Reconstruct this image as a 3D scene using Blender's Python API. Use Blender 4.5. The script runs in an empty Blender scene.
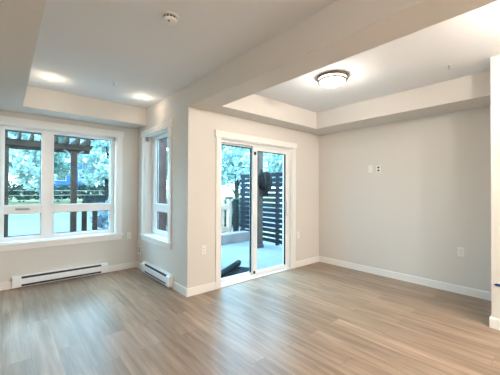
import bpy, bmesh, math, random
from mathutils import Vector, Matrix

random.seed(7)
sc = bpy.context.scene
COL = sc.collection

# ------------------------------------------------------------------ camera
EYE = 1.36
yaw, pitch, roll = math.radians(49.124), math.radians(0.566), math.radians(0.238)
fw = Vector((math.cos(yaw), math.sin(yaw), 0)); rt = Vector((math.sin(yaw), -math.cos(yaw), 0)); up = Vector((0, 0, 1))
f2 = fw * math.cos(pitch) + up * math.sin(pitch)
u2 = up * math.cos(pitch) - fw * math.sin(pitch)
r3 = rt * math.cos(roll) + u2 * math.sin(roll)
u3 = u2 * math.cos(roll) - rt * math.sin(roll)
cam_data = bpy.data.cameras.new('camera'); cam = bpy.data.objects.new('camera', cam_data); COL.objects.link(cam)
m = Matrix((r3, u3, -f2)).transposed().to_4x4(); m.translation = (0, 0, EYE)
cam.matrix_world = m
cam_data.sensor_fit = 'HORIZONTAL'; cam_data.sensor_width = 36.0
cam_data.lens = 283.823 / 500 * 36.0
cam_data.clip_start = 0.02; cam_data.clip_end = 300
sc.camera = cam

# ------------------------------------------------------------------ world, exposure
SKY = 4.8
world = bpy.data.worlds.new('overcast_sky'); sc.world = world; world.use_nodes = True
wn = world.node_tree.nodes; wl = world.node_tree.links
bg = wn['Background']
tc = wn.new('ShaderNodeTexCoord'); noi = wn.new('ShaderNodeTexNoise'); noi.inputs['Scale'].default_value = 3.0
noi.inputs['Detail'].default_value = 5.0
cr = wn.new('ShaderNodeValToRGB')
cr.color_ramp.elements[0].position = 0.35; cr.color_ramp.elements[0].color = (0.30, 0.68, 1.0, 1)
cr.color_ramp.elements[1].position = 0.62; cr.color_ramp.elements[1].color = (0.56, 0.86, 1.0, 1)
wl.new(tc.outputs['Generated'], noi.inputs['Vector']); wl.new(noi.outputs['Fac'], cr.inputs['Fac'])
wl.new(cr.outputs['Color'], bg.inputs['Color']); bg.inputs['Strength'].default_value = SKY
sc.view_settings.view_transform = 'Standard'; sc.view_settings.look = 'None'
sc.view_settings.gamma = 1.0; sc.view_settings.use_curve_mapping = False
sc.view_settings.exposure = 1.74
sc.cycles.max_bounces = 10; sc.cycles.diffuse_bounces = 6; sc.cycles.transparent_max_bounces = 24
sc.cycles.sample_clamp_indirect = 6.0

# lamp strengths (the fittings that carry them are built further down)
WARM, POT_WARM = (1.0, 0.93, 0.85), (1.0, 0.80, 0.58)
POT_W, KITCHEN_W, DOME_E, DOME_W = 0.5, 43.0, 4.0, 3.5

# ------------------------------------------------------------------ materials
def new_mat(name):
    mt = bpy.data.materials.new(name); mt.use_nodes = True
    return mt, mt.node_tree.nodes, mt.node_tree.links, mt.node_tree.nodes['Principled BSDF']

def plain(name, col, rough=0.5, metal=0.0, spec=0.5, bump=0.0, bscale=80.0, var=0.0, vscale=4.0):
    mt, n, l, p = new_mat(name)
    p.inputs['Base Color'].default_value = (*col, 1); p.inputs['Roughness'].default_value = rough
    p.inputs['Metallic'].default_value = metal; p.inputs['Specular IOR Level'].default_value = spec
    t = n.new('ShaderNodeTexCoord')
    if var:
        nz = n.new('ShaderNodeTexNoise'); nz.inputs['Scale'].default_value = vscale; nz.inputs['Detail'].default_value = 4
        r = n.new('ShaderNodeValToRGB')
        r.color_ramp.elements[0].position = 0.3; r.color_ramp.elements[1].position = 0.7
        r.color_ramp.elements[0].color = (*[c * (1 - var) for c in col], 1)
        r.color_ramp.elements[1].color = (*[min(1, c * (1 + var)) for c in col], 1)
        l.new(t.outputs['Object'], nz.inputs['Vector']); l.new(nz.outputs['Fac'], r.inputs['Fac'])
        l.new(r.outputs['Color'], p.inputs['Base Color'])
    if bump:
        nb = n.new('ShaderNodeTexNoise'); nb.inputs['Scale'].default_value = bscale; nb.inputs['Detail'].default_value = 3
        b = n.new('ShaderNodeBump'); b.inputs['Strength'].default_value = bump; b.inputs['Distance'].default_value = 0.002
        l.new(t.outputs['Object'], nb.inputs['Vector']); l.new(nb.outputs['Fac'], b.inputs['Height'])
        l.new(b.outputs['Normal'], p.inputs['Normal'])
    return mt

M = {}
M['wall'] = plain('greige_wall_paint', (0.675, 0.645, 0.60), 0.75, spec=0.25, bump=0.15, bscale=220)
M['ceiling'] = plain('white_ceiling_paint', (0.755, 0.765, 0.77), 0.85, spec=0.2, bump=0.2, bscale=260)
M['trim'] = plain('white_trim_paint', (0.83, 0.815, 0.79), 0.38, spec=0.4)
M['vinyl'] = plain('white_window_vinyl', (0.82, 0.83, 0.83), 0.32)
M['enamel'] = plain('white_heater_enamel', (0.84, 0.845, 0.85), 0.35)
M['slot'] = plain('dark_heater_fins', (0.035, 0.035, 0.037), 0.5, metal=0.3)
M['plastic'] = plain('white_plastic', (0.80, 0.79, 0.76), 0.35)
M['socket'] = plain('dark_socket', (0.03, 0.03, 0.03), 0.6)
M['gasket'] = plain('black_gasket', (0.012, 0.018, 0.03), 0.55)
M['nickel'] = plain('brushed_nickel', (0.36, 0.36, 0.37), 0.38, metal=0.7)
M['bronze'] = plain('bronze_metal', (0.14, 0.115, 0.09), 0.42, metal=0.6)
M['silver'] = plain('silver_metal', (0.5, 0.5, 0.52), 0.3, metal=1.0)
M['tape'] = plain('dark_blue_tape', (0.012, 0.04, 0.16), 0.6)
M['detector'] = plain('detector_plastic', (0.76, 0.75, 0.73), 0.45)
M['detector_dark'] = plain('detector_grille', (0.08, 0.075, 0.07), 0.7)
M['screen'] = plain('navy_stained_slats', (0.003, 0.0075, 0.017), 0.65, spec=0.2, var=0.35, vscale=6)
M['post'] = plain('grey_brown_post', (0.055, 0.042, 0.037), 0.75, spec=0.08, var=0.2, vscale=5)
M['pergola'] = plain('weathered_brown_timber', (0.036, 0.023, 0.017), 0.8, spec=0.08, var=0.3, vscale=5)
M['brown'] = plain('purple_brown_timber', (0.06, 0.033, 0.03), 0.8, spec=0.08, var=0.25, vscale=6)
M['pale_timber'] = plain('pale_timber', (0.42, 0.31, 0.25), 0.8, spec=0.08, var=0.15, vscale=6)
M['pale_halo'] = plain('pale_halo_tone', (0.26, 0.24, 0.22), 0.6, spec=0.08)  # pale tone of the added halo curves on the pergola post
M['dark_post'] = plain('charcoal_post', (0.018, 0.02, 0.022), 0.7, spec=0.08, var=0.2, vscale=6)
M['bag'] = plain('black_nylon', (0.005, 0.004, 0.005), 0.7, spec=0.08, bump=0.9, bscale=28)
M['strap'] = plain('grey_webbing', (0.03, 0.03, 0.035), 0.8, spec=0.1)
M['mat'] = plain('dark_blue_rubber', (0.005, 0.009, 0.014), 0.85, spec=0.08, bump=0.6, bscale=150)
M['concrete'] = plain('concrete', (0.21, 0.18, 0.185), 0.85, spec=0.08, var=0.15, vscale=3)
M['asphalt'] = plain('pale_paving', (0.095, 0.10, 0.10), 0.85, spec=0.08, var=0.12, vscale=0.6)
M['lawn'] = plain('lawn_grass', (0.20, 0.20, 0.10), 0.95, spec=0.08, var=0.35, vscale=1.2, bump=1.0, bscale=60)
M['white_metal'] = plain('white_fence_metal', (0.30, 0.31, 0.30), 0.5, spec=0.08)
M['bark'] = plain('grey_bark', (0.03, 0.025, 0.022), 0.9, spec=0.08, var=0.3, vscale=12)
M['box'] = plain('blue_green_box', (0.005, 0.011, 0.013), 0.5, spec=0.08, var=0.15)
M['siding'] = plain('blue_siding', (0.03, 0.08, 0.20), 0.7, spec=0.08, var=0.15)
M['siding_white'] = plain('white_fascia', (0.30, 0.31, 0.32), 0.6, spec=0.08)
M['roof'] = plain('grey_shingle', (0.10, 0.13, 0.17), 0.85, spec=0.08, var=0.25, vscale=9)
M['house_glass'] = plain('dark_house_glass', (0.03, 0.05, 0.07), 0.1)
M['stucco'] = plain('outside_stucco', (0.42, 0.41, 0.40), 0.85)

# clear glass: a fresnel mix of transparency and sharp reflection
mt, n, l, p = new_mat('clear_glass'); n.remove(p)
tr = n.new('ShaderNodeBsdfTransparent'); tr.inputs['Color'].default_value = (0.93, 0.97, 0.98, 1)
gl = n.new('ShaderNodeBsdfGlossy'); gl.inputs['Roughness'].default_value = 0.0
fr = n.new('ShaderNodeFresnel'); fr.inputs['IOR'].default_value = 1.45
mx = n.new('ShaderNodeMixShader')
geo = n.new('ShaderNodeNewGeometry'); io = n.new('ShaderNodeMapRange'); io.inputs['To Min'].default_value = 1.22; io.inputs['To Max'].default_value = 1 / 1.22
l.new(geo.outputs['Backfacing'], io.inputs['Value']); l.new(io.outputs[0], fr.inputs['IOR'])      # both faces reflect like the outer one
l.new(fr.outputs[0], mx.inputs[0]); l.new(tr.outputs[0], mx.inputs[1]); l.new(gl.outputs[0], mx.inputs[2])
l.new(mx.outputs[0], n['Material Output'].inputs['Surface']); M['glass'] = mt

# lamp glass: opal, gives light
def emitter(name, col, strength):
    mt, n, l, p = new_mat(name)
    p.inputs['Base Color'].default_value = (0.9, 0.88, 0.84, 1)
    p.inputs['Emission Color'].default_value = (*col, 1); p.inputs['Emission Strength'].default_value = strength
    p.inputs['Roughness'].default_value = 0.3
    return mt
M['opal'] = emitter('opal_lamp_glass', (1.0, 0.86, 0.70), DOME_E)
M['lens'] = emitter('downlight_lens', (1.0, 0.90, 0.76), 12.0)

# vinyl plank floor, boards running along Y
mt, n, l, p = new_mat('oak_plank_floor')
t = n.new('ShaderNodeTexCoord'); mp = n.new('ShaderNodeMapping'); mp.inputs['Rotation'].default_value = (0, 0, math.radians(90))
l.new(t.outputs['Object'], mp.inputs['Vector'])
br = n.new('ShaderNodeTexBrick'); br.offset = 0.37; br.offset_frequency = 2
br.inputs['Scale'].default_value = 1.0; br.inputs['Brick Width'].default_value = 1.22; br.inputs['Row Height'].default_value = 0.18
br.inputs['Mortar Size'].default_value = 0.0016; br.inputs['Mortar Smooth'].default_value = 0.1; br.inputs['Bias'].default_value = 0.0
br.inputs['Color1'].default_value = (0, 0, 0, 1); br.inputs['Color2'].default_value = (1, 1, 1, 1); br.inputs['Mortar'].default_value = (0.5, 0.5, 0.5, 1)
l.new(mp.outputs['Vector'], br.inputs['Vector'])
# a per-board shift of the grain
sx = n.new('ShaderNodeVectorMath'); sx.operation = 'MULTIPLY'; sx.inputs[1].default_value = (1.6, 22.0, 1.0)
l.new(mp.outputs['Vector'], sx.inputs[0])
sh = n.new('ShaderNodeVectorMath'); sh.operation = 'MULTIPLY_ADD'; sh.inputs[1].default_value = (17, 29, 11)
l.new(br.outputs['Color'], sh.inputs[0]); l.new(sx.outputs['Vector'], sh.inputs[2])
g1 = n.new('ShaderNodeTexNoise'); g1.inputs['Scale'].default_value = 1.0; g1.inputs['Detail'].default_value = 6; g1.inputs['Roughness'].default_value = 0.62
l.new(sh.outputs['Vector'], g1.inputs['Vector'])
g2 = n.new('ShaderNodeTexNoise'); g2.inputs['Scale'].default_value = 0.35; g2.inputs['Detail'].default_value = 3
l.new(sh.outputs['Vector'], g2.inputs['Vector'])
ramp = n.new('ShaderNodeValToRGB')
e = ramp.color_ramp.elements
e[0].position = 0.28; e[0].color = (0.18, 0.115, 0.073, 1)
e[1].position = 0.72; e[1].color = (0.40, 0.29, 0.21, 1)
e.new(0.5).color = (0.29, 0.20, 0.137, 1)
l.new(g1.outputs['Fac'], ramp.inputs['Fac'])
tone = n.new('ShaderNodeMapRange'); tone.inputs['To Min'].default_value = 0.80; tone.inputs['To Max'].default_value = 1.14
l.new(br.outputs['Color'], tone.inputs['Value'])
tone2 = n.new('ShaderNodeMapRange'); tone2.inputs['From Min'].default_value = 0.3; tone2.inputs['From Max'].default_value = 0.7
tone2.inputs['To Min'].default_value = 0.88; tone2.inputs['To Max'].default_value = 1.12
l.new(g2.outputs['Fac'], tone2.inputs['Value'])
mul = n.new('ShaderNodeMath'); mul.operation = 'MULTIPLY'; l.new(tone.outputs[0], mul.inputs[0]); l.new(tone2.outputs[0], mul.inputs[1])
vm = n.new('ShaderNodeVectorMath'); vm.operation = 'SCALE'; l.new(ramp.outputs['Color'], vm.inputs[0]); l.new(mul.outputs[0], vm.inputs['Scale'])
seam = n.new('ShaderNodeMix'); seam.data_type = 'RGBA'; seam.inputs['B'].default_value = (0.12, 0.085, 0.06, 1)
sf = n.new('ShaderNodeMath'); sf.operation = 'MULTIPLY'; sf.inputs[1].default_value = 0.7; l.new(br.outputs['Fac'], sf.inputs[0])
l.new(sf.outputs[0], seam.inputs['Factor']); l.new(vm.outputs['Vector'], seam.inputs['A'])
l.new(seam.outputs['Result'], p.inputs['Base Color'])
p.inputs['Roughness'].default_value = 0.37; p.inputs['Specular IOR Level'].default_value = 0.5
bp = n.new('ShaderNodeBump'); bp.inputs['Strength'].default_value = 0.12; bp.inputs['Distance'].default_value = 0.002
l.new(g1.outputs['Fac'], bp.inputs['Height']); l.new(bp.outputs['Normal'], p.inputs['Normal'])
M['floor'] = mt

# patio slabs
mt, n, l, p = new_mat('patio_pavers')
t = n.new('ShaderNodeTexCoord'); br = n.new('ShaderNodeTexBrick'); br.offset = 0.0
br.inputs['Scale'].default_value = 1.0; br.inputs['Brick Width'].default_value = 0.61; br.inputs['Row Height'].default_value = 0.61
br.inputs['Mortar Size'].default_value = 0.006
br.inputs['Color1'].default_value = (0.14, 0.16, 0.17, 1); br.inputs['Color2'].default_value = (0.16, 0.18, 0.19, 1); br.inputs['Mortar'].default_value = (0.08, 0.09, 0.095, 1)
l.new(t.outputs['Object'], br.inputs['Vector']); l.new(br.outputs['Color'], p.inputs['Base Color']); p.inputs['Roughness'].default_value = 0.8; p.inputs['Specular IOR Level'].default_value = 0.08
M['pavers'] = mt

def leaf_mat(name, a, b):
    mt, n, l, p = new_mat(name)
    oi = n.new('ShaderNodeTexCoord'); nz = n.new('ShaderNodeTexNoise'); nz.inputs['Scale'].default_value = 2.2; nz.inputs['Detail'].default_value = 4
    r = n.new('ShaderNodeValToRGB'); r.color_ramp.elements[0].position = 0.35; r.color_ramp.elements[1].position = 0.65
    r.color_ramp.elements[0].color = (*a, 1); r.color_ramp.elements[1].color = (*b, 1)
    l.new(oi.outputs['Object'], nz.inputs['Vector']); l.new(nz.outputs['Fac'], r.inputs['Fac'])
    l.new(r.outputs['Color'], p.inputs['Base Color']); p.inputs['Roughness'].default_value = 0.5
    ts = n.new('ShaderNodeBsdfTranslucent'); l.new(r.outputs['Color'], ts.inputs['Color'])
    mx = n.new('ShaderNodeMixShader'); mx.inputs[0].default_value = 0.4
    l.new(p.outputs[0], mx.inputs[1]); l.new(ts.outputs[0], mx.inputs[2]); l.new(mx.outputs[0], n['Material Output'].inputs['Surface'])
    return mt
M['leaf_blue'] = leaf_mat('blue_green_leaves', (0.18, 0.30, 0.29), (0.52, 0.64, 0.60))
M['leaf_green'] = leaf_mat('mid_green_leaves', (0.07, 0.15, 0.13), (0.24, 0.37, 0.32))
M['leaf_dark'] = leaf_mat('dark_hedge_leaves', (0.015, 0.045, 0.04), (0.05, 0.10, 0.08))
M['leaf_pale'] = leaf_mat('pale_plume_leaves', (0.12, 0.18, 0.22), (0.28, 0.35, 0.40))

# ------------------------------------------------------------------ mesh helpers
class MB:
    def __init__(self): self.bm = bmesh.new()
    def box(self, x0, x1, y0, y1, z0, z1, mat=None):
        co = [(x, y, z) for x in (x0, x1) for y in (y0, y1) for z in (z0, z1)]
        if mat is not None: co = [mat @ Vector(c) for c in co]
        v = [self.bm.verts.new(c) for c in co]
        for f in ((0, 1, 3, 2), (4, 6, 7, 5), (0, 4, 5, 1), (2, 3, 7, 6), (0, 2, 6, 4), (1, 5, 7, 3)):
            self.bm.faces.new([v[i] for i in f])
        return self
    def prism(self, prof, axis, a0, a1, flip=False):
        """closed profile of 2-D points, extruded along an axis: 'x' -> prof=(y,z), 'y' -> (x,z), 'z' -> (x,y)"""
        def P(p, a):
            return (a, p[0], p[1]) if axis == 'x' else ((p[0], a, p[1]) if axis == 'y' else (p[0], p[1], a))
        A = [self.bm.verts.new(P(p, a0)) for p in prof]; B = [self.bm.verts.new(P(p, a1)) for p in prof]
        k = len(prof)
        for i in range(k): self.bm.faces.new((A[i], A[(i + 1) % k], B[(i + 1) % k], B[i]))
        self.bm.faces.new(A[::-1]); self.bm.faces.new(B)
        return self
    def lathe(self, prof, c=(0, 0, 0), seg=32, mat=None):
        """prof = (radius, z) list, turned about Z at c"""
        rings = []
        for (r, z) in prof:
            if r < 1e-6: rings.append([self.bm.verts.new((c[0], c[1], c[2] + z))])
            else: rings.append([self.bm.verts.new((c[0] + r * math.cos(2 * math.pi * i / seg), c[1] + r * math.sin(2 * math.pi * i / seg), c[2] + z)) for i in range(seg)])
        for a, b in zip(rings[:-1], rings[1:]):
            for i in range(seg):
                j = (i + 1) % seg
                if len(a) == 1 and len(b) == 1: continue
                if len(a) == 1: self.bm.faces.new((a[0], b[i], b[j]))
                elif len(b) == 1: self.bm.faces.new((a[i], b[0], a[j]))
                else: self.bm.faces.new((a[i], b[i], b[j], a[j]))
        if mat is not None:
            vs = [v for r in rings for v in r]
            for v in vs: v.co = mat @ v.co
        return self
    def tube(self, pts, rads, seg=8):
        pts = [Vector(p) for p in pts]
        if not isinstance(rads, (list, tuple)): rads = [rads] * len(pts)
        rings = []
        for i, p in enumerate(pts):
            d = (pts[min(i + 1, len(pts) - 1)] - pts[max(i - 1, 0)]).normalized()
            a = d.orthogonal().normalized() if not rings else (ref - d * ref.dot(d)).normalized()
            ref = a; b = d.cross(a)
            rings.append([self.bm.verts.new(p + (a * math.cos(2 * math.pi * k / seg) + b * math.sin(2 * math.pi * k / seg)) * rads[i]) for k in range(seg)])
        for a, b in zip(rings[:-1], rings[1:]):
            for k in range(seg): self.bm.faces.new((a[k], a[(k + 1) % seg], b[(k + 1) % seg], b[k]))
        self.bm.faces.new(rings[0][::-1]); self.bm.faces.new(rings[-1])
        return self
    def build(self, name, mat, parent=None, bevel=0.0, smooth=False, segs=2):
        bmesh.ops.recalc_face_normals(self.bm, faces=self.bm.faces[:])
        me = bpy.data.meshes.new(name); self.bm.to_mesh(me); self.bm.free()
        me.materials.append(mat)
        if smooth:
            for f in me.polygons: f.use_smooth = True
            if hasattr(me, 'set_sharp_from_angle'): me.set_sharp_from_angle(angle=math.radians(35))
        o = bpy.data.objects.new(name, me); COL.objects.link(o)
        if bevel:
            b = o.modifiers.new('bevel', 'BEVEL'); b.width = bevel; b.segments = segs; b.limit_method = 'ANGLE'; b.angle_limit = math.radians(40)
        if parent is not None:
            o.parent = parent
            o.matrix_parent_inverse = Matrix.Translation(parent.location).inverted() if parent.rotation_euler.z == 0 else parent.matrix_basis.inverted()
        return o

def tag(o, label=None, cat=None, group=None, kind=None):
    if label: o['label'] = label
    if cat: o['category'] = cat
    if group: o['group'] = group
    if kind: o['kind'] = kind
    return o

def empty(name, loc=(0, 0, 0)):
    o = bpy.data.objects.new(name, None); COL.objects.link(o); o.location = loc; o.empty_display_size = 0.05
    return o

def struct(o, label=None, cat=None): return tag(o, label, cat, None, 'structure')

# ------------------------------------------------------------------ the room (metres; camera stands at x = y = 0)
X2, Y3, X4, Y1 = 1.776, 3.266, 4.59, 5.086      # side window wall, door wall, right wall, big window wall
ZS, ZC = 2.431, 2.71                            # soffit underside, raised ceiling
XS, YF, XB, Y3S, X4S = 0.169, 4.672, 2.084, 2.96, 4.08
X5, Y5 = 3.694, 0.571
T = 0.22                                        # outer wall thickness
XL, YB = -1.6, -4.0
# window and door openings
W1 = (-0.07, 1.432, 0.622, 2.255)               # x0 x1 z0 z1
W2 = (3.82, 4.755, 0.622, 2.255)                # y0 y1 z0 z1
DR = (2.285, 3.795, 0.0, 2.095)                 # x0 x1 z0 z1

struct(MB().prism([(XL, YB), (X4, YB), (X4, Y3 + 0.16), (X2, Y3 + 0.16), (X2, Y1), (XL, Y1)], 'z', -0.12, 0).build('floor', M['floor']), 'wide grey-brown oak plank floor of the empty room', 'floor')
bmf = MB(); bmf.box(XL - T, X4 + T, YB - T, Y3 + T, ZC, ZC + 0.15); bmf.box(XL - T, X2 + T, Y3 + T, Y1 + T, ZC, ZC + 0.15)
struct(bmf.build('ceiling', M['ceiling']), 'white painted raised ceiling', 'ceiling')
b = MB()                                        # big window wall
b.box(XL, W1[0], Y1, Y1 + T, 0, ZC); b.box(W1[1], X2, Y1, Y1 + T, 0, ZC)
b.box(W1[0], W1[1], Y1, Y1 + T, 0, W1[2]); b.box(W1[0], W1[1], Y1, Y1 + T, W1[3], ZC)
struct(b.build('wall_back', M['wall']), 'greige wall around the big four-light window', 'wall')
b = MB()                                        # wall with the tall narrow window
b.box(X2, X2 + T, Y3, W2[0], 0, ZC); b.box(X2, X2 + T, W2[1], Y1 + T, 0, ZC)
b.box(X2, X2 + T, W2[0], W2[1], 0, W2[2]); b.box(X2, X2 + T, W2[0], W2[1], W2[3], ZC)
struct(b.build('wall_side', M['wall']), 'pale wall jutting into the room with the narrow window', 'wall')
b = MB()                                        # patio door wall
b.box(X2 + T, DR[0], Y3, Y3 + T, 0, ZC); b.box(DR[1], X4 + T, Y3, Y3 + T, 0, ZC); b.box(DR[0], DR[1], Y3, Y3 + T, DR[3], ZC)
struct(b.build('wall_door', M['wall']), 'greige wall around the sliding patio door', 'wall')
struct(MB().box(X4, X4 + T, Y5, Y3, 0, ZC).build('wall_right', M['wall']), 'long bare greige wall on the right', 'wall')
struct(MB().box(X5, X4 + T, YB, Y5, 0, ZC).build('wall_front', M['wall']), 'end of a wall jutting in at the right edge', 'wall')
struct(MB().box(XL - T, XL, YB - T, Y1 + T, 0, ZC).build('wall_left', M['wall']), 'left side wall out of view', 'wall')
struct(MB().box(XL, X4 + T, YB - T, YB, 0, ZC).build('wall_rear', M['wall']), 'kitchen wall behind the camera', 'wall')

struct(MB().box(XL, XS, YB, Y1, ZS, ZC).build('ceiling_soffit', M['wall']), 'lowered ceiling soffit along the left side', 'soffit')
struct(MB().box(XS, X2, YF, Y1, ZS, ZC).build('ceiling_soffit', M['wall']), 'lowered ceiling soffit above the big window', 'soffit')
struct(MB().box(X2, XB, YB, Y3, ZS, ZC).build('ceiling_beam', M['wall']), 'long boxed ceiling beam crossing from the narrow window wall', 'beam')
struct(MB().box(XB, X4, Y3S, Y3, ZS, ZC).build('ceiling_soffit', M['wall']), 'lowered soffit above the patio door', 'soffit')
struct(MB().box(X4S, X4, Y5, Y3S, ZS, ZC).build('ceiling_soffit', M['wall']), 'lowered soffit along the long right wall', 'soffit')

# baseboards: 100 mm, eased top
BH, BT = 0.105, 0.014
def base_x(name, x0, x1, y, s, label):           # runs along X, face pointing s in Y
    pr = [(y, 0), (y + s * BT, 0), (y + s * BT, BH - 0.012), (y + s * (BT - 0.006), BH), (y, BH)]
    struct(MB().prism(pr, 'x', x0, x1).build(name, M['trim']), label, 'baseboard')
def base_y(name, y0, y1, x, s, label):
    pr = [(x, 0), (x + s * BT, 0), (x + s * BT, BH - 0.012), (x + s * (BT - 0.006), BH), (x, BH)]
    struct(MB().prism(pr, 'y', y0, y1).build(name, M['trim']), label, 'baseboard')
base_x('baseboard_back', XL, 0.085, Y1, -1, 'white baseboard left of the long heater')
base_x('baseboard_back', 1.297, X2, Y1, -1, 'short white baseboard between the two heaters')
base_y('baseboard_side', Y3 - BT, 3.655, X2, -1, 'white baseboard between small heater and corner')
base_y('baseboard_side', 4.69, Y1 - BT, X2, -1, 'stub of white baseboard behind the small heater')
base_x('baseboard_door', X2, 2.2, Y3, -1, 'white baseboard left of the patio door')
base_x('baseboard_door', 3.88, X4, Y3, -1, 'white baseboard right of the patio door')
base_y('baseboard_right', Y5 + BT, Y3 - BT, X4, -1, 'long white baseboard under the bare right wall')
base_y('baseboard_front', YB, Y5 + BT, X5, -1, 'white baseboard on the wall end at right edge')
base_x('baseboard_front', X5, X4, Y5, 1, 'white baseboard on the hidden face of the wall end')

# ------------------------------------------------------------------ windows
def craftsman_casing(axis, wall, s, a0, a1, z0, z1, root, cw=0.085, horn=0.02):
    """flat casing, thick head, stool and apron around an opening; s = direction into the room"""
    def bx(mb, u0, u1, d, za, zb):
        if axis == 'x': mb.box(u0, u1, min(wall, wall + s * d), max(wall, wall + s * d), za, zb)
        else: mb.box(min(wall, wall + s * d), max(wall, wall + s * d), u0, u1, za, zb)
    for u0, u1 in ((a0 - cw, a0), (a1, a1 + cw)):
        mb = MB(); bx(mb, u0, u1, 0.019, z0, z1); mb.build('side_casing', M['trim'], root, bevel=0.002)
    mb = MB(); bx(mb, a0 - cw - horn, a1 + cw + horn, 0.03, z1, z1 + 0.092); mb.build('head_casing', M['trim'], root, bevel=0.002)
    if z0 > 0.1:
        mb = MB(); bx(mb, a0 - cw - horn, a1 + cw + horn, 0.042, z0 - 0.026, z0); mb.build('window_stool', M['trim'], root, bevel=0.003)
        mb = MB(); bx(mb, a0 - cw, a1 + cw, 0.019, z0 - 0.098, z0 - 0.026); mb.build('apron', M['trim'], root, bevel=0.002)

# the big window: two sashes over two fixed lights
w = struct(empty('window_1', (0.68, Y1, 0.62)), 'big white vinyl window of four lights on the left', 'window')
craftsman_casing('x', Y1, -1, W1[0], W1[1], W1[2], W1[3], w)
GY = Y1 + 0.15
mb = MB()                                        # jamb liners
mb.box(W1[0], W1[0] + 0.012, Y1, GY - 0.03, W1[2], W1[3]); mb.box(W1[1] - 0.012, W1[1], Y1, GY - 0.03, W1[2], W1[3])
mb.box(W1[0] + 0.012, W1[1] - 0.012, Y1, GY - 0.03, W1[3] - 0.012, W1[3]); mb.box(W1[0] + 0.012, W1[1] - 0.012, Y1, GY - 0.03, W1[2], W1[2] + 0.012)
mb.build('jamb', M['trim'], w)
cols = [(0.0, 0.41), (0.565, 1.362)]; rows = [(0.688, 1.012), (1.137, 2.198)]
mb = MB()
fx0, fx1, fz0, fz1 = W1[0], W1[1], W1[2], W1[3]
mb.box(fx0, cols[0][0], GY - 0.03, GY + 0.05, fz0, fz1); mb.box(cols[0][1], cols[1][0], GY - 0.03, GY + 0.05, fz0, fz1)
mb.box(cols[1][1], fx1, GY - 0.03, GY + 0.05, fz0, fz1)
for c0, c1 in cols:
    mb.box(c0, c1, GY - 0.03, GY + 0.05, fz0, rows[0][0]); mb.box(c0, c1, GY - 0.03, GY + 0.05, rows[0][1], rows[1][0])
    mb.box(c0, c1, GY - 0.03, GY + 0.05, rows[1][1], fz1)
mb.build('window_frame', M['vinyl'], w, bevel=0.003)
def ring_x(mb, x0, x1, z0, z1, y0, y1, t):
    mb.box(x0, x0 + t, y0, y1, z0, z1); mb.box(x1 - t, x1, y0, y1, z0, z1)
    mb.box(x0 + t, x1 - t, y0, y1, z0, z0 + t); mb.box(x0 + t, x1 - t, y0, y1, z1 - t, z1)
def ring_y(mb, y0, y1, z0, z1, x0, x1, t):
    mb.box(x0, x1, y0, y0 + t, z0, z1); mb.box(x0, x1, y1 - t, y1, z0, z1)
    mb.box(x0, x1, y0 + t, y1 - t, z0, z0 + t); mb.box(x0, x1, y0 + t, y1 - t, z1 - t, z1)
for i, (c0, c1) in enumerate(cols):
    for j, (r0, r1) in enumerate(rows):
        mb = MB(); mb.box(c0, c1, GY + 0.004, GY + 0.008, r0, r1); pane = mb.build('glass_pane', M['glass'], w)
        mb = MB(); ring_x(mb, c0, c1, r0, r1, GY - 0.006, GY + 0.003, 0.006); g = mb.build('gasket', M['gasket'], w)
# raised sash frame around the left opening light
mb = MB(); ring_x(mb, -0.035, 0.445, 1.102, 2.232, GY - 0.045, GY - 0.0302, 0.034); mb.build('opening_sash', M['vinyl'], w, bevel=0.003)
mb = MB(); ring_x(mb, 0.535, 1.392, 1.107, 2.228, GY - 0.037, GY - 0.0302, 0.026); mb.build('sash_bead', M['vinyl'], w, bevel=0.002)
mb = MB(); mb.box(0.12, 0.27, GY - 0.052, GY - 0.031, 1.062, 1.09); mb.box(0.155, 0.285, GY - 0.075, GY - 0.052, 1.066, 1.082)
mb.build('window_handle', M['nickel'], w, bevel=0.004)
mb = MB(); mb.box(W1[1] - 0.042, W1[1] - 0.0125, Y1 + 0.004, Y1 + 0.055, W1[3] - 0.07, W1[3] - 0.0125); mb.build('blind_bracket', M['nickel'], w, bevel=0.003)

# the narrow window
w = struct(empty('window_2', (X2, 4.29, 0.62)), 'tall narrow white window on the side wall', 'window')
craftsman_casing('y', X2, -1, W2[0], W2[1], W2[2], W2[3], w)
GX = X2 + 0.15
mb = MB()
mb.box(X2, GX - 0.03, W2[0], W2[0] + 0.012, W2[2], W2[3]); mb.box(X2, GX - 0.03, W2[1] - 0.012, W2[1], W2[2], W2[3])
mb.box(X2, GX - 0.03, W2[0] + 0.012, W2[1] - 0.012, W2[3] - 0.012, W2[3]); mb.box(X2, GX - 0.03, W2[0] + 0.012, W2[1] - 0.012, W2[2], W2[2] + 0.012)
mb.build('jamb', M['trim'], w)
gy0, gy1 = 3.95, 4.57; rows2 = [(0.712, 1.01), (1.14, 2.19)]
mb = MB()
mb.box(GX - 0.03, GX + 0.016, W2[0], gy0, W2[2], W2[3]); mb.box(GX - 0.03, GX + 0.016, gy1, W2[1], W2[2], W2[3])
mb.box(GX - 0.03, GX + 0.016, gy0, gy1, W2[2], rows2[0][0]); mb.box(GX - 0.03, GX + 0.016, gy0, gy1, rows2[0][1], rows2[1][0]); mb.box(GX - 0.03, GX + 0.016, gy0, gy1, rows2[1][1], W2[3])
mb.build('window_frame', M['vinyl'], w, bevel=0.003)
for r0, r1 in rows2:
    mb = MB(); mb.box(GX + 0.004, GX + 0.008, gy0, gy1, r0, r1); mb.build('glass_pane', M['glass'], w)
    mb = MB(); ring_y(mb, gy0, gy1, r0, r1, GX - 0.006, GX + 0.003, 0.006); mb.build('gasket', M['gasket'], w)
mb = MB(); ring_y(mb, 3.90, 4.62, 1.10, 2.235, GX - 0.045, GX - 0.0302, 0.04); mb.build('opening_sash', M['vinyl'], w, bevel=0.003)
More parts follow.
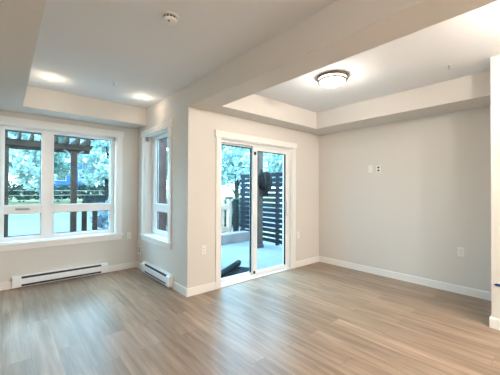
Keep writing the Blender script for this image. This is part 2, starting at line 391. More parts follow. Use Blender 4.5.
mb = MB(); mb.box(X2 + 0.004, X2 + 0.055, W2[1] - 0.042, W2[1] - 0.0125, W2[3] - 0.075, W2[3] - 0.0125); mb.build('blind_bracket', M['nickel'], w, bevel=0.003)

# ------------------------------------------------------------------ sliding patio door
d = struct(empty('door_1', (3.04, Y3, 0)), 'white sliding glass patio door of two panels', 'door')
craftsman_casing('x', Y3, -1, DR[0], DR[1], DR[2], DR[3], d)
mb = MB()
mb.box(DR[0], DR[0] + 0.012, Y3, Y3 + 0.05, 0, DR[3]); mb.box(DR[1] - 0.012, DR[1], Y3, Y3 + 0.05, 0, DR[3]); mb.box(DR[0] + 0.012, DR[1] - 0.012, Y3, Y3 + 0.05, DR[3] - 0.012, DR[3])
mb.build('jamb', M['trim'], d)
FY0, FY1 = Y3 + 0.05, Y3 + 0.16
mb = MB()
mb.box(DR[0], DR[0] + 0.042, FY0, FY1, 0.0, DR[3]); mb.box(DR[1] - 0.035, DR[1], FY0, FY1, 0, DR[3])
mb.box(DR[0] + 0.042, DR[1] - 0.035, FY0, FY1, DR[3] - 0.045, DR[3])
mb.build('door_frame', M['vinyl'], d, bevel=0.003)
mb = MB(); mb.box(DR[0] + 0.042, DR[1] - 0.035, FY0, FY1, 0.0, 0.03); mb.box(DR[0], DR[1], Y3 - 0.016, FY0, 0.0, 0.016)
mb.build('threshold', M['vinyl'], d, bevel=0.003)
def slider(name, x0, x1, y0, y1, sl, sr, zb, zt, root):
    mb = MB()
    mb.box(x0, x0 + sl, y0, y1, 0.032, 2.048); mb.box(x1 - sr, x1, y0, y1, 0.032, 2.048)
    mb.box(x0 + sl, x1 - sr, y0, y1, 0.032, zb); mb.box(x0 + sl, x1 - sr, y0, y1, zt, 2.048)
    o = mb.build(name, M['vinyl'], root, bevel=0.003)
    mb = MB(); ym = (y0 + y1) / 2
    mb.box(x0 + sl, x1 - sr, ym - 0.003, ym + 0.003, zb, zt); mb.build('glass_pane', M['glass'], o)
    return o, ym
fixed, ym = slider('fixed_panel', 2.33, 2.995, Y3 + 0.108, Y3 + 0.148, 0.045, 0.05, 0.075, 2.028, d)
mb = MB(); mb.box(2.918, 2.945, Y3 + 0.1, Y3 + 0.112, 0.075, 2.028); mb.box(2.375, 2.918, Y3 + 0.1, Y3 + 0.112, 2.012, 2.028); mb.build('gasket', M['gasket'], fixed)
slide, ym = slider('sliding_panel', 2.94, 3.758, Y3 + 0.056, Y3 + 0.098, 0.09, 0.075, 0.082, 1.985, d)
mb = MB(); mb.box(3.652, 3.683, Y3 + 0.049, Y3 + 0.06, 0.082, 1.985); mb.box(3.03, 3.652, Y3 + 0.049, Y3 + 0.06, 1.972, 1.985); mb.build('gasket', M['gasket'], slide)
mb = MB(); mb.box(3.70, 3.728, Y3 + 0.022, Y3 + 0.056, 0.93, 1.17); mb.build('pull_handle', M['vinyl'], slide, bevel=0.006)
mb = MB(); mb.box(2.953, 2.985, Y3 + 0.03, Y3 + 0.056, 1.915, 1.965); mb.build('latch', M['gasket'], slide, bevel=0.006)
mb = MB(); mb.box(2.95, 2.975, Y3 + 0.035, Y3 + 0.056, 0.055, 0.10); mb.build('foot_latch', M['gasket'], slide, bevel=0.004)

# ------------------------------------------------------------------ baseboard heaters
def heater(axis, wall, s, a0, a1, z0, z1, name, label):
    """axis: the direction it runs; the body stands s*depth off the wall"""
    D = 0.066
    loc = ((a0 + a1) / 2, wall, 0) if axis == 'x' else (wall, (a0 + a1) / 2, 0)
    r = tag(empty(name, loc), label, 'heater', 'electric baseboard heaters')
    H = z1 - z0
    def pr(pts): return [(wall + s * p, z0 + q) for p, q in pts]
    shell = pr([(0.001, 0), (0.012, 0), (0.012, H - 0.012), (D - 0.02, H - 0.012), (D - 0.02, H), (0.001, H)])       # back plate and top lip
    MB().prism(shell, axis, a0 + 0.1, a1 - 0.1).build('back_plate', M['enamel'], r)
    front = pr([(D - 0.008, 0.035), (D, 0.038), (D, H - 0.046), (D - 0.012, H - 0.04), (D - 0.014, H - 0.044), (D - 0.007, H - 0.05), (D - 0.007, 0.041)])
    MB().prism(front, axis, a0 + 0.1, a1 - 0.1).build('front_panel', M['enamel'], r)
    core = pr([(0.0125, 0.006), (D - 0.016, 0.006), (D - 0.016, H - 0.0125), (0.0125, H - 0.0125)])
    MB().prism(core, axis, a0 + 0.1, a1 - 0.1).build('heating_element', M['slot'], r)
    lip = pr([(0.0125, 0), (D - 0.004, 0), (D - 0.004, 0.006), (0.0125, 0.006)])
    MB().prism(lip, axis, a0 + 0.1, a1 - 0.1).build('bottom_lip', M['enamel'], r)
    cap = pr([(0.001, 0), (D, 0), (D + 0.002, 0.004), (D + 0.002, H - 0.024), (D - 0.022, H), (0.001, H)])
    for u0, u1 in ((a0, a0 + 0.1), (a1 - 0.1, a1)):
        MB().prism(cap, axis, u0, u1).build('end_cap', M['enamel'], r, bevel=0.003)
    return r
heater('x', Y1, -1, 0.09, 1.292, 0.014, 0.165, 'baseboard_heater', 'long white baseboard heater below the big window')
heater('y', X2, -1, 3.66, 4.685, 0.028, 0.182, 'baseboard_heater', 'shorter white baseboard heater below the narrow window')

# ------------------------------------------------------------------ wall plates
def wall_plate(axis, wall, s, a, z, kind, name, label, cat, group='white wall plates', w=0.072, h=0.118, plug=False):
    loc = (a, wall, z) if axis == 'x' else (wall, a, z)
    r = tag(empty(name, loc), label, cat, group)
    def bx(u0, u1, d0, d1, z0, z1):
        mb = MB()
        lo, hi = min(wall + s * d0, wall + s * d1), max(wall + s * d0, wall + s * d1)
        if axis == 'x': mb.box(a + u0, a + u1, lo, hi, z + z0, z + z1)
        else: mb.box(lo, hi, a + u0, a + u1, z + z0, z + z1)
        return mb
    bx(-w / 2, w / 2, 0.0005, 0.006, -h / 2, h / 2).build('cover_plate', M['plastic'], r, bevel=0.003)
    if kind == 'outlet':
        for k in (-1, 1):
            f = bx(-0.017, 0.017, 0.006, 0.009, k * 0.02 - 0.014, k * 0.02 + 0.014).build('socket', M['plastic'], r, bevel=0.002)
            mb = bx(-0.008, -0.005, 0.0091, 0.0098, k * 0.02 - 0.006, k * 0.02 + 0.006)
            for u in (0.005,):
                lo, hi = min(wall + s * 0.0091, wall + s * 0.0098), max(wall + s * 0.0091, wall + s * 0.0098)
                if axis == 'x': mb.box(a + u, a + u + 0.003, lo, hi, z + k * 0.02 - 0.005, z + k * 0.02 + 0.005)
                else: mb.box(lo, hi, a + u, a + u + 0.003, z + k * 0.02 - 0.005, z + k * 0.02 + 0.005)
            mb.build('slot', M['socket'], f)
    elif kind == 'dark':
        for k in (-1, 1): bx(-0.016, 0.016, 0.006, 0.0085, k * 0.024 - 0.014, k * 0.024 + 0.014).build('socket', M['socket'], r, bevel=0.003)
        if plug: bx(-0.02, 0.02, 0.0086, 0.04, -0.075, -0.045).build('plug', M['plastic'], r, bevel=0.004)
    elif kind == 'switch':
        bx(-0.017, 0.017, 0.006, 0.011, -0.034, 0.034).build('rocker', M['plastic'], r, bevel=0.003)
    elif kind == 'jack':
        bx(-0.011, 0.011, 0.006, 0.009, -0.012, 0.012).build('jack', M['plastic'], r, bevel=0.002)
    return r
wall_plate('x', Y1, -1, 1.64, 0.57, 'switch', 'wall_switch', 'white rocker plate right of the big window, level with its stool', 'switch')
wall_plate('y', X2, -1, 4.935, 0.335, 'dark', 'power_outlet', 'white outlet with dark sockets and a plug in the corner above the small heater', 'outlet', w=0.08, h=0.13, plug=True)
wall_plate('x', Y3, -1, 2.012, 0.563, 'outlet', 'power_outlet', 'white duplex outlet left of the patio door', 'outlet')
wall_plate('x', Y3, -1, 3.962, 0.568, 'outlet', 'power_outlet', 'white duplex outlet right of the patio door', 'outlet')
wall_plate('y', X4, -1, 2.25, 1.72, 'jack', 'cable_plate', 'pale cable plate high on the bare wall, left of the dark-slotted outlet', 'plate')
wall_plate('y', X4, -1, 2.117, 1.715, 'dark', 'power_outlet', 'white outlet with dark slots high on the bare right wall', 'outlet')
wall_plate('y', X4, -1, 1.02, 0.553, 'outlet', 'power_outlet', 'white duplex outlet low on the bare right wall', 'outlet')
mb = MB(); mb.prism([(0.553, 0.434), (0.535, 0.447), (0.36, 0.447), (0.36, 0.421), (0.535, 0.423)], 'x', X5 - 0.006, X5 - 0.0005)
tag(mb.build('tape_strip', M['tape'], bevel=0.001), 'small dark blue strip stuck low on the wall end at the right edge', 'tape')

# ------------------------------------------------------------------ ceiling fittings
def downlight(x, y, label, watts, zc=ZC, group='recessed downlights', col=POT_WARM, drop=0.10, soft=0.03):
    r = tag(empty('recessed_downlight', (x, y, zc)), label, 'downlight', group)
    MB().lathe([(0.036, -0.001), (0.038, -0.007), (0.056, -0.007), (0.06, -0.0005), (0.036, -0.0005)], (x, y, zc), 32).build('trim_ring', M['plastic'], r, smooth=True)
    MB().lathe([(0, -0.003), (0.0355, -0.003), (0.0355, -0.0008), (0, -0.0008)], (x, y, zc), 32).build('lens', M['lens'], r, smooth=True)
    ld = bpy.data.lights.new('downlight_lamp', 'POINT'); ld.energy = watts; ld.color = col; ld.shadow_soft_size = soft
    lo = bpy.data.objects.new('downlight_lamp', ld); COL.objects.link(lo); lo.parent = r; lo.location = (0, 0, -drop)
    return r
downlight(0.423, 4.161, 'glowing recessed downlight near the left soffit', POT_W)
downlight(1.511, 4.131, 'glowing recessed downlight near the narrow window wall', POT_W)
for x, y, q in ((3.15, -1.15, 0.75), (2.4, -2.3, 1.0), (2.75, 0.0, 0.22), (0.6, -2.6, 1.3), (-1.1, -0.3, 1.45)):  # unseen: the first follows the wall-end shadow, the rest are added fill
    downlight(x, y, 'unseen recessed downlight on the kitchen side, placed to light the room', KITCHEN_W * q, group='kitchen downlights', col=WARM, drop=0.16, soft=0.05)

L = (2.92, 1.895)
r = tag(empty('ceiling_lamp', (L[0], L[1], ZC)), 'round flush ceiling lamp with bronze rim and glowing white glass', 'lamp')
MB().lathe([(0, -0.0005), (0.168, -0.0005), (0.18, -0.006), (0.182, -0.026), (0.176, -0.032), (0.164, -0.032), (0.164, -0.02), (0, -0.02)], (*L, ZC), 48).build('rim', M['bronze'], r, smooth=True)
MB().lathe([(0.161, -0.0205), (0.161, -0.05), (0.158, -0.056), (0.14, -0.074), (0.108, -0.09), (0.066, -0.101), (0, -0.106)], (*L, ZC), 48).build('lamp_glass', M['opal'], r, smooth=True)
MB().lathe([(0.157, -0.046), (0.169, -0.046), (0.169, -0.062), (0.15, -0.064), (0.157, -0.046)], (*L, ZC), 48).build('trim_band', M['bronze'], r, smooth=True)
for k in range(3):
    a = math.radians(105 + 120 * k)
    mtx = Matrix.Translation((L[0], L[1], ZC)) @ Matrix.Rotation(a, 4, 'Z')
    MB().box(0.1615, 0.17, -0.006, 0.006, -0.062, -0.03, mtx).build('clip', M['bronze'], r, bevel=0.001)

ld = bpy.data.lights.new('ceiling_lamp_light', 'POINT'); ld.energy = DOME_W; ld.color = WARM; ld.shadow_soft_size = 0.12
lo = bpy.data.objects.new('ceiling_lamp_light', ld); COL.objects.link(lo); lo.parent = r; lo.location = (0, 0, -0.25)

S = (0.959, 2.065)
r = tag(empty('smoke_detector', (*S, ZC)), 'round white smoke detector on the ceiling', 'smoke detector')
MB().lathe([(0, -0.0005), (0.066, -0.0005), (0.069, -0.004), (0.069, -0.012), (0.06, -0.014), (0, -0.014)], (*S, ZC), 40).build('mounting_base', M['detector'], r, smooth=True)
MB().lathe([(0, -0.0145), (0.05, -0.0145), (0.05, -0.031), (0, -0.031)], (*S, ZC), 40).build('grille', M['detector_dark'], r, smooth=True)
MB().lathe([(0, -0.0315), (0.054, -0.0315), (0.056, -0.035), (0.05, -0.046), (0.036, -0.052), (0, -0.054)], (*S, ZC), 40).build('dome', M['detector'], r, smooth=True)
for k in range(12):
    a = 2 * math.pi * k / 12
    MB().box(0.05, 0.0535, -0.0022, 0.0022, -0.0317, -0.0138, Matrix.Translation((*S, ZC)) @ Matrix.Rotation(a, 4, 'Z')).build('vent_rib', M['detector'], r)
MB().lathe([(0, -0.0492), (0.009, -0.0492), (0.008, -0.0525), (0, -0.053)], (S[0] - 0.018, S[1] - 0.02, ZC - 0.002), 20).build('test_button', M['detector_dark'], r, smooth=True)

def sprinkler(x, y, label):
    r = tag(empty('fire_sprinkler', (x, y, ZC)), label, 'sprinkler', 'ceiling sprinklers')
    MB().lathe([(0, -0.0005), (0.026, -0.0005), (0.028, -0.004), (0.012, -0.007), (0, -0.007)], (x, y, ZC), 28).build('escutcheon', M['plastic'], r, smooth=True)
    MB().lathe([(0, -0.0071), (0.008, -0.0071), (0.008, -0.02), (0.005, -0.022), (0, -0.022)], (x, y, ZC), 16).build('nozzle', M['silver'], r, smooth=True)
    mb = MB()
    for s in (-1, 1): mb.tube([(x + s * 0.006, y, ZC - 0.02), (x + s * 0.011, y, ZC - 0.03), (x + s * 0.003, y, ZC - 0.041)], 0.0018, 6)
    mb.build('yoke', M['silver'], r, smooth=True)
    MB().lathe([(0, -0.0405), (0.014, -0.0415), (0.014, -0.043), (0, -0.0435)], (x, y, ZC), 20).build('deflector', M['silver'], r, smooth=True)
sprinkler(1.026, 3.797, 'small sprinkler head on the left ceiling between the two downlights')
sprinkler(3.585, 0.897, 'small sprinkler head on the right ceiling near the wall end')

# ------------------------------------------------------------------ outdoors: ground
struct(MB().box(X2 + T, 9.0, Y3 + 0.16, 6.2, -0.16, -0.06).build('patio_floor', M['pavers']), 'pale square paving slabs of the patio', 'paving')
struct(MB().box(-6, X2 + T, Y1 + T, 7.4, -0.17, -0.07).build('patio_floor', M['pavers']), 'pale paving outside the big window', 'paving')
b = MB()
prof = [(6.2, -0.08), (14.0, -0.08), (14.0, -1.2), (6.2, -1.2)]
b.prism([(7.4, -0.1), (21.0, -0.1), (21.0, -1.2), (7.4, -1.2)], 'x', -30, 45)
struct(b.build('street_path', M['asphalt']), 'wide pale paved lane beyond the fence', 'lane')
struct(MB().prism([(21.0, -0.1), (26, 0.05), (34, 0.6), (46, 1.25), (70, 1.6), (70, -1.2), (21.0, -1.2)], 'x', -60, 90).build('lawn', M['lawn']), 'sloping lawn beyond the lane', 'lawn')
struct(MB().box(X2 + T, 45, 6.2, 7.4, -1.2, -0.1).build('garden_bed', M['lawn']), 'planted strip along the patio edge', 'lawn')

# patio: kerb, slatted screen, post, bag, rolled mat, timber fence
tag(MB().box(2.2, 5.24, 6.05, 6.33, -0.06, 0.2).build('concrete_kerb', M['concrete'], bevel=0.012), 'low grey concrete kerb at the far edge of the patio', 'kerb')

r = tag(empty('privacy_screen', (5.32, 5.2, -0.06)), 'tall navy slatted privacy screen at the right of the patio', 'screen')
z = 0.0; mb = MB()
k = 0
while z < 1.80:
    mb.box(5.30, 5.322, 3.75, 6.57, z, z + 0.097); z += 0.132; k += 1
mb.build('slats', M['screen'], r)
for yy in (3.77, 5.1, 6.5): MB().box(5.322, 5.40, yy - 0.04, yy + 0.04, -0.06, 1.83).build('screen_post', M['screen'], r, bevel=0.004)

r = tag(empty('patio_post', (4.79, 5.2, -0.06)), 'square grey-brown post standing on the patio in front of the slatted screen', 'post')
MB().box(4.715, 4.865, 5.125, 5.275, -0.06, 2.75).build('shaft', M['post'], r, bevel=0.006)
MB().box(4.66, 4.92, 3.5, 5.4, 2.75, 2.95).build('cross_beam', M['post'], r, bevel=0.006)
MB().box(4.70, 4.88, 5.11, 5.29, -0.058, 0.03).build('base_shoe', M['gasket'], r, bevel=0.004)

# black bag hanging on the post: a lumpy sack, straps, loose ends
r = tag(empty('hanging_bag', (4.80, 5.06, 1.55)), 'black bag with straps hanging on the grey-brown patio post', 'bag')
bm = bmesh.new(); bmesh.ops.create_uvsphere(bm, u_segments=36, v_segments=26, radius=1.0)
rnd = random.Random(3)
from mathutils import noise
for v in bm.verts:
    c = v.co.copy(); zz = c.z
    wx = 0.205 * (1.0 if zz > 0 else 1.0 - 0.52 * (-zz) ** 1.3)
    flat = 1.0 if abs(zz) < 0.8 else 0.95
    nn = noise.noise(c * 2.1 + Vector((3, 1, 7))) * 0.20 + noise.noise(c * 5.0) * 0.10
    q = 1 + nn
    v.co = Vector((4.86 + c.x * wx * q * 1.15, min(5.118, 5.035 + c.y * 0.085 * q), 1.56 + (abs(zz) ** 0.85) * (1 if zz > 0 else -1) * 0.265 * (1 + 0.4 * nn)))
mb = MB(); mb.bm.free(); mb.bm = bm; mb.build('sack', M['bag'], r, smooth=True)
mb = MB()
for dx, sg in ((-0.11, -1), (0.06, 1)):
    pts = [(4.86 + dx + sg * 0.03 * math.sin(math.pi * t) + 0.05 * t * (-sg), 4.945 - 0.028 * math.sin(math.pi * t), 1.80 - 0.40 * t) for t in [i / 12 for i in range(13)]]
    mb.tube(pts, 0.0085, 6)
mb.build('strap', M['strap'], r, smooth=True)
mb = MB()
for k in range(5):
    x0 = 4.77 + 0.03 * k; ln = 0.1 + 0.05 * rnd.random()
    mb.tube([(x0, 5.02, 1.35), (x0 + 0.015 * (k - 2), 5.0, 1.33 - ln * 0.5), (x0 + 0.02 * (k - 2.4), 5.03, 1.32 - ln)], [0.022, 0.018, 0.006], 6)
mb.build('loose_ends', M['bag'], r, smooth=True)
mb = MB(); mb.tube([(4.77, 5.05, 1.78), (4.78, 5.10, 1.86), (4.79, 5.115, 1.88), (4.80, 5.10, 1.86), (4.81, 5.05, 1.78)], 0.008, 6); mb.build('hanging_loop', M['bag'], r, smooth=True)

# rolled mat: a spiral with a loose flap, lying askew on the paving
r = tag(empty('rolled_mat', (2.98, 3.93, -0.06)), 'dark rolled-up mat lying on the paving outside the door', 'mat')
ang = math.radians(30); mtx = Matrix.Translation((2.93, 3.92, -0.06)) @ Matrix.Rotation(ang, 4, 'Z')
outer, inner = [], []
N = 70
for i in range(N + 1):
    a = i / N * 2 * math.pi * 2.6; rr = 0.018 + 0.044 * i / N
    outer.append((rr * math.cos(a - 1.0), 0.064 + rr * math.sin(a - 1.0)))
    inner.append(((rr - 0.0075) * math.cos(a - 1.0), 0.064 + (rr - 0.0075) * math.sin(a - 1.0)))
prof = outer + inner[::-1]
mb = MB(); mb.prism(prof, 'x', -0.42, 0.44)
for v in mb.bm.verts: v.co = mtx @ v.co
mb.build('roll', M['mat'], r, smooth=True)
mb = MB(); mb.prism([(-0.02, 0.001), (-0.22, 0.001), (-0.30, 0.03), (-0.32, 0.045), (-0.30, 0.042), (-0.2, 0.012), (-0.02, 0.012)], 'x', -0.42, 0.40)
for v in mb.bm.verts: v.co = mtx @ v.co
mb.build('flap', M['mat'], r, smooth=True)

# pale timber fence behind the kerb
r = tag(empty('timber_fence', (3.9, 6.65, -0.1)), 'pale timber picket fence behind the concrete kerb', 'fence')
x = 3.3
while x < 4.80:
    mb = MB(); mb.prism([(x, -0.1), (x + 0.105, -0.1), (x + 0.105, 1.06), (x + 0.08, 1.10), (x + 0.025, 1.10), (x, 1.06)], 'y', 6.64, 6.66)
    mb.build('picket', M['pale_timber'], r); x += 0.172
for z0, z1 in ((0.80, 0.97), (0.17, 0.31)): MB().box(3.3, 4.88, 6.60, 6.64, z0, z1).build('rail', M['pale_timber'], r, bevel=0.003)
MB().box(4.88, 4.98, 6.56, 6.68, -0.1, 1.12).build('fence_post', M['pale_timber'], r, bevel=0.004)
MB().box(4.86, 5.0, 6.54, 6.70, 1.12, 1.16).build('post_cap', M['dark_post'], r, bevel=0.004)
r = tag(empty('gate_post', (5.04, 6.43, -0.1)), 'dark charcoal post between pale fence and slatted screen', 'post')
MB().box(4.985, 5.10, 6.38, 6.49, -0.1, 1.08).build('shaft', M['dark_post'], r, bevel=0.004)
MB().box(4.975, 5.11, 6.37, 6.50, 1.08, 1.105).build('post_cap', M['dark_post'], r, bevel=0.003)

# purple-brown post close outside the narrow window
r = tag(empty('timber_post', (2.6, 6.0, -0.06)), 'thick purple-brown post outside the narrow window', 'post')
MB().box(2.30, 2.70, 5.92, 6.02, -0.06, 2.9).build('shaft', M['brown'], r, bevel=0.006)
MB().box(2.28, 2.72, 5.90, 6.04, -0.058, 0.06).build('base_shoe', M['brown'], r, bevel=0.006)

# pergola outside the big window
r = tag(empty('pergola', (0.5, 7.0, -0.07)), 'weathered brown pergola outside the big window', 'pergola')
for x0, x1 in ((1.055, 1.165), (0.005, 0.06)):
    MB().box(x0, x1, 6.95, 7.05, -0.07, 2.2).build('pergola_post', M['pergola'], r, bevel=0.005)
MB().prism([(-2.5, 2.19), (1.37, 2.19), (1.44, 2.25), (1.46, 2.31), (-2.5, 2.31)], 'y', 6.91, 6.948).build('beam', M['pergola'], r, bevel=0.003)
MB().prism([(-2.5, 2.19), (1.37, 2.19), (1.44, 2.25), (1.46, 2.31), (-2.5, 2.31)], 'y', 7.052, 7.09).build('beam', M['pergola'], r, bevel=0.003)
x = -2.3
while x < 1.42:
    MB().box(x, x + 0.036, 6.80, 7.75, 2.31, 2.45).build('rafter', M['pergola'], r); x += 0.192
MB().box(-2.5, 1.5, 6.97, 7.01, 2.45, 2.48).build('batten', M['pergola'], r)
MB().box(-2.5, 1.5, 7.45, 7.53, 2.19, 2.31).build('beam', M['pergola'], r)
for x0 in (1.135, -2.4):
    MB().box(x0, x0 + 0.09, 7.45, 7.53, -0.1, 2.19).build('pergola_post', M['pergola'], r)
for s in (-1, 1):  # bright halo around the post top, added as two pale curves
    pts = [(1.11 + s * (0.055 + 0.13 * (1 - math.cos(t))), 7.0, 1.98 + 0.2 * math.sin(t)) for t in [i / 8 * math.pi / 2 for i in range(9)]]
    o = MB().tube(pts, 0.018, 8).build('halo_curve', M['pale_halo'], r, smooth=True); o['label'] = 'pale curve added for the bright halo at the post top'

r = tag(empty('patio_railing', (1.4, 7.1, -0.1)), 'dark round-topped picket railing right of the pergola post', 'railing')
for x in (1.285, 1.495):
    pts = [(x, -0.1), (x + 0.1, -0.1), (x + 0.1, 1.08), (x + 0.085, 1.115), (x + 0.05, 1.13), (x + 0.015, 1.115), (x, 1.08)]
    MB().prism(pts, 'y', 7.10, 7.122).build('picket', M['pergola'], r)
for z0 in (0.36, 0.98): MB().box(1.166, 1.66, 7.122, 7.16, z0, z0 + 0.05).build('rail', M['pergola'], r)
r = tag(empty('low_rail', (0.3, 7.2, -0.1)), 'low dark rail crossing outside the lower left window light', 'rail')
for z0 in (0.36, 0.44): MB().tube([(-1.5, 7.2, z0), (1.05, 7.2, z0)], 0.014, 8).build('bar', M['dark_post'], r, smooth=True)
for x in (-1.4, -0.4, 0.55): MB().tube([(x, 7.2, -0.1), (x, 7.2, 0.45)], 0.014, 8).build('support', M['dark_post'], r, smooth=True)

# ------------------------------------------------------------------ outdoors: beyond
r = tag(empty('white_fence', (3, 26, 0.05)), 'white rail fence along the far edge of the lane', 'fence')
for z0 in (0.55, 0.9, 1.25): MB().box(-6, 14, 25.98, 26.02, z0, z0 + 0.05).build('rail', M['white_metal'], r)
x = -6
while x < 14.1: MB().box(x - 0.035, x + 0.035, 26.02, 26.09, 0.0, 1.34).build('fence_post', M['white_metal'], r); x += 2.0
r = tag(empty('utility_box', (4.6, 22, 0.1)), 'blue-green utility box on the lawn in front of the white rail fence', 'box')
MB().box(4.2, 5.5, 22, 22.8, -0.1, 0.9).build('cabinet', M['box'], r, bevel=0.02)
MB().box(4.15, 5.55, 21.95, 22.85, 0.9, 0.97).build('lid', M['box'], r, bevel=0.02)
MB().box(4.82, 4.84, 21.985, 22.0, 0.0, 0.85).build('door_seam', M['gasket'], r)

r = tag(empty('house', (7.4, 50, 1.2)), 'blue house with white fascia far behind the trees', 'house')
MB().box(4.6, 10.2, 48, 56, 1.2, 7.5).build('wall', M['siding'], r)
MB().box(4.4, 10.4, 47.85, 56, 5.2, 5.9).build('fascia', M['siding_white'], r)
MB().prism([(4.1, 7.5), (10.7, 7.5), (7.4, 9.8)], 'y', 47.6, 56.4).build('roof', M['roof'], r)
for x in (5.4, 8.2):
    f = MB().box(x, x + 1.3, 47.93, 48.02, 2.6, 4.3).build('window_trim', M['siding_white'], r)
    MB().box(x + 0.1, x + 1.2, 47.9, 47.94, 2.7, 4.2).build('pane', M['house_glass'], f)

# trees
def leaf_cloud(blobs, n, size, seed):
    rr = random.Random(seed); bm = bmesh.new()
    tot = sum(b[3] * b[4] * b[5] for b in blobs)
    for (cx, cy, cz, rx, ry, rz) in blobs:
        k = int(n * rx * ry * rz / tot)
        for _ in range(k):
            while True:
                d = Vector((rr.uniform(-1, 1), rr.uniform(-1, 1), rr.uniform(-1, 1)))
                if 0.2 < d.length < 1: break
            d = d * (0.55 + 0.45 * rr.random()) / max(d.length, 0.5)
            c = Vector((cx + d.x * rx, cy + d.y * ry, cz + d.z * rz))
            s = size * rr.uniform(0.6, 1.35)
            a = Vector((rr.gauss(0, 1), rr.gauss(0, 1), rr.gauss(0, 0.7))).normalized(); b_ = a.orthogonal().normalized()
            b_ = (Matrix.Rotation(rr.uniform(0, 6.28), 3, a) @ b_)
            n_ = a.cross(b_)
            vs = [bm.verts.new(c + a * s), bm.verts.new(c + b_ * s * 0.45 + n_ * s * 0.12), bm.verts.new(c - a * s), bm.verts.new(c - b_ * s * 0.45 + n_ * s * 0.12)]
            bm.faces.new(vs)
    mb = MB(); mb.bm.free(); mb.bm = bm
    return mb
def tree(x, y, z0, h, rad, mat, n, size, seed, label, trunk=0.16, low=0.22):
    rr = random.Random(seed)
    r = tag(empty('tree', (x, y, z0)), label, 'tree', 'trees behind the garden')
    top = z0 + h; mb = MB()
    mb.tube([(x, y, z0 - 0.1), (x + rr.uniform(-.1, .1), y, z0 + h * 0.3), (x + rr.uniform(-.2, .2), y, z0 + h * 0.6), (x, y, z0 + h * 0.85)], [trunk, trunk * 0.8, trunk * 0.5, trunk * 0.15], 10)
    blobs = []
    for k in range(13):
        a = k * 2.4; t = low + (1 - low) * (k + 0.5) / 13
        spread = rad * (1.05 - 0.75 * abs(t - 0.45) * 1.2)
        q = rr.uniform(0.35, 0.75) * spread
        bx_, by_, bz_ = x + q * math.cos(a), y + q * math.sin(a), z0 + h * t
        s = spread * rr.uniform(0.42, 0.6)
        blobs.append((bx_, by_, bz_, s, s, s * 0.8))
        mb.tube([(x, y, z0 + h * max(0.12, t - 0.18)), ((x + bx_) / 2, (y + by_) / 2, z0 + h * (t - 0.06)), (bx_, by_, bz_)], [trunk * 0.35, trunk * 0.22, 0.015], 6)
    mb.build('trunk', M['bark'], r, smooth=True)
    leaf_cloud(blobs, n, size, seed).build('foliage', M[mat], r)
    return r
TREES = [ # seen through the big window, left to right
    (0.0, 24, 0.0, 8.5, 2.6, 'leaf_blue', 7500, 0.19, 11, 'bluish leafy tree nearest the white fence in the left light of the big window'),
    (2.6, 34, 0.6, 11.0, 3.0, 'leaf_green', 6500, 0.23, 12, 'taller tree farther off beyond the white fence, between the house and the left tree'),
    (5.9, 23.4, -0.05, 8.0, 2.5, 'leaf_blue', 7500, 0.17, 13, 'pale bluish tree behind the utility box, right side of the big window'),
    (-3.6, 36, 0.8, 10.5, 3.2, 'leaf_green', 4800, 0.25, 14, 'green tree farther back beyond the white fence, at the far left of the big window'),
    (12.6, 31, 0.4, 9.5, 3.2, 'leaf_green', 4800, 0.22, 15, 'green tree seen past the brown post through the narrow window'),
    # through the patio door
    (11.5, 14.6, -0.1, 8.0, 2.4, 'leaf_blue', 6200, 0.16, 16, 'bluish tree above the pale fence in the left door panel'),
    (20.3, 23.0, -0.1, 10.5, 3.0, 'leaf_green', 6000, 0.17, 17, 'green tree in the left door panel beside the slatted screen'),
    (18.0, 15.8, -0.1, 8.5, 2.5, 'leaf_blue', 5600, 0.2, 18, 'pale bluish tree above the slatted screen in the right door panel'),
    (30.0, 26.0, 0.0, 11.0, 4.0, 'leaf_green', 5000, 0.25, 19, 'far green tree at the right of the door view'),
]
for t in TREES: tree(*t)

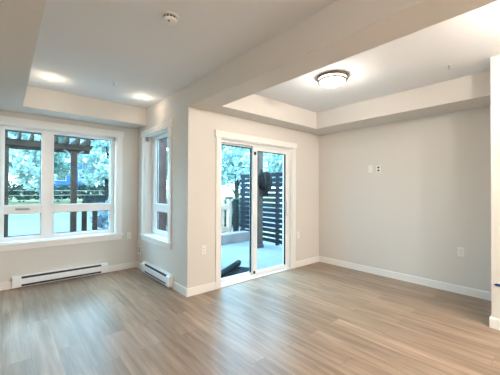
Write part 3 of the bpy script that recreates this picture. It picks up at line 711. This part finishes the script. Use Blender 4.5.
def hedge(x0, x1, y0, y1, z0, h, n, size, seed, label):
    r = tag(empty('hedge', ((x0 + x1) / 2, (y0 + y1) / 2, z0)), label, 'hedge')
    k = max(2, int((x1 - x0) / 1.1)); blobs = []
    rr = random.Random(seed)
    for i in range(k):
        hh = h * rr.uniform(0.85, 1.1)
        blobs.append((x0 + (i + 0.5) * (x1 - x0) / k, (y0 + y1) / 2, z0 + hh * 0.48, (x1 - x0) / k * 0.75, (y1 - y0) / 2, hh * 0.55))
    leaf_cloud(blobs, n, size, seed).build('foliage', M['leaf_dark'], r)
    for i in range(k):
        cx = x0 + (i + 0.5) * (x1 - x0) / k; MB().tube([(cx, (y0 + y1) / 2, z0 - 0.05), (cx + 0.05, (y0 + y1) / 2, z0 + h * 0.7)], [0.05, 0.02], 6).build('stem', M['bark'], r)
hedge(4.5, 8.0, 8.6, 10.2, -0.1, 1.25, 3200, 0.09, 31, 'dark hedge behind the pale timber fence')
hedge(-4.0, 11.0, 28.5, 30.0, 0.45, 1.5, 5000, 0.17, 32, 'long dark hedge across the lawn behind the white fence')

def shrub(x, y, z0, h, rad, mat, n, size, seed, label):
    rr = random.Random(seed)
    r = tag(empty('shrub', (x, y, z0)), label, 'shrub')
    bl = []
    for k in range(7):
        a = k * 2.4; ex, ey = x + rad * 0.6 * math.cos(a), y + rad * 0.6 * math.sin(a); ez = z0 + h * rr.uniform(0.6, 0.95)
        MB().tube([(x, y, z0 - 0.02), ((x + ex) / 2, (y + ey) / 2, z0 + h * 0.45), (ex, ey, ez)], [0.014, 0.01, 0.004], 5).build('stem', M['bark'], r)
        bl.append((ex, ey, ez - h * 0.1, rad * 0.5, rad * 0.5, h * 0.3))
    leaf_cloud(bl, n, size, seed).build('foliage', M[mat], r)
shrub(1.98, 7.9, -0.1, 1.15, 0.34, 'leaf_pale', 1100, 0.06, 41, 'pale bluish shrub at the lower right of the big window')
shrub(2.95, 7.1, -0.1, 1.2, 0.35, 'leaf_dark', 900, 0.055, 42, 'dark shrub beside the brown post outside the narrow window')
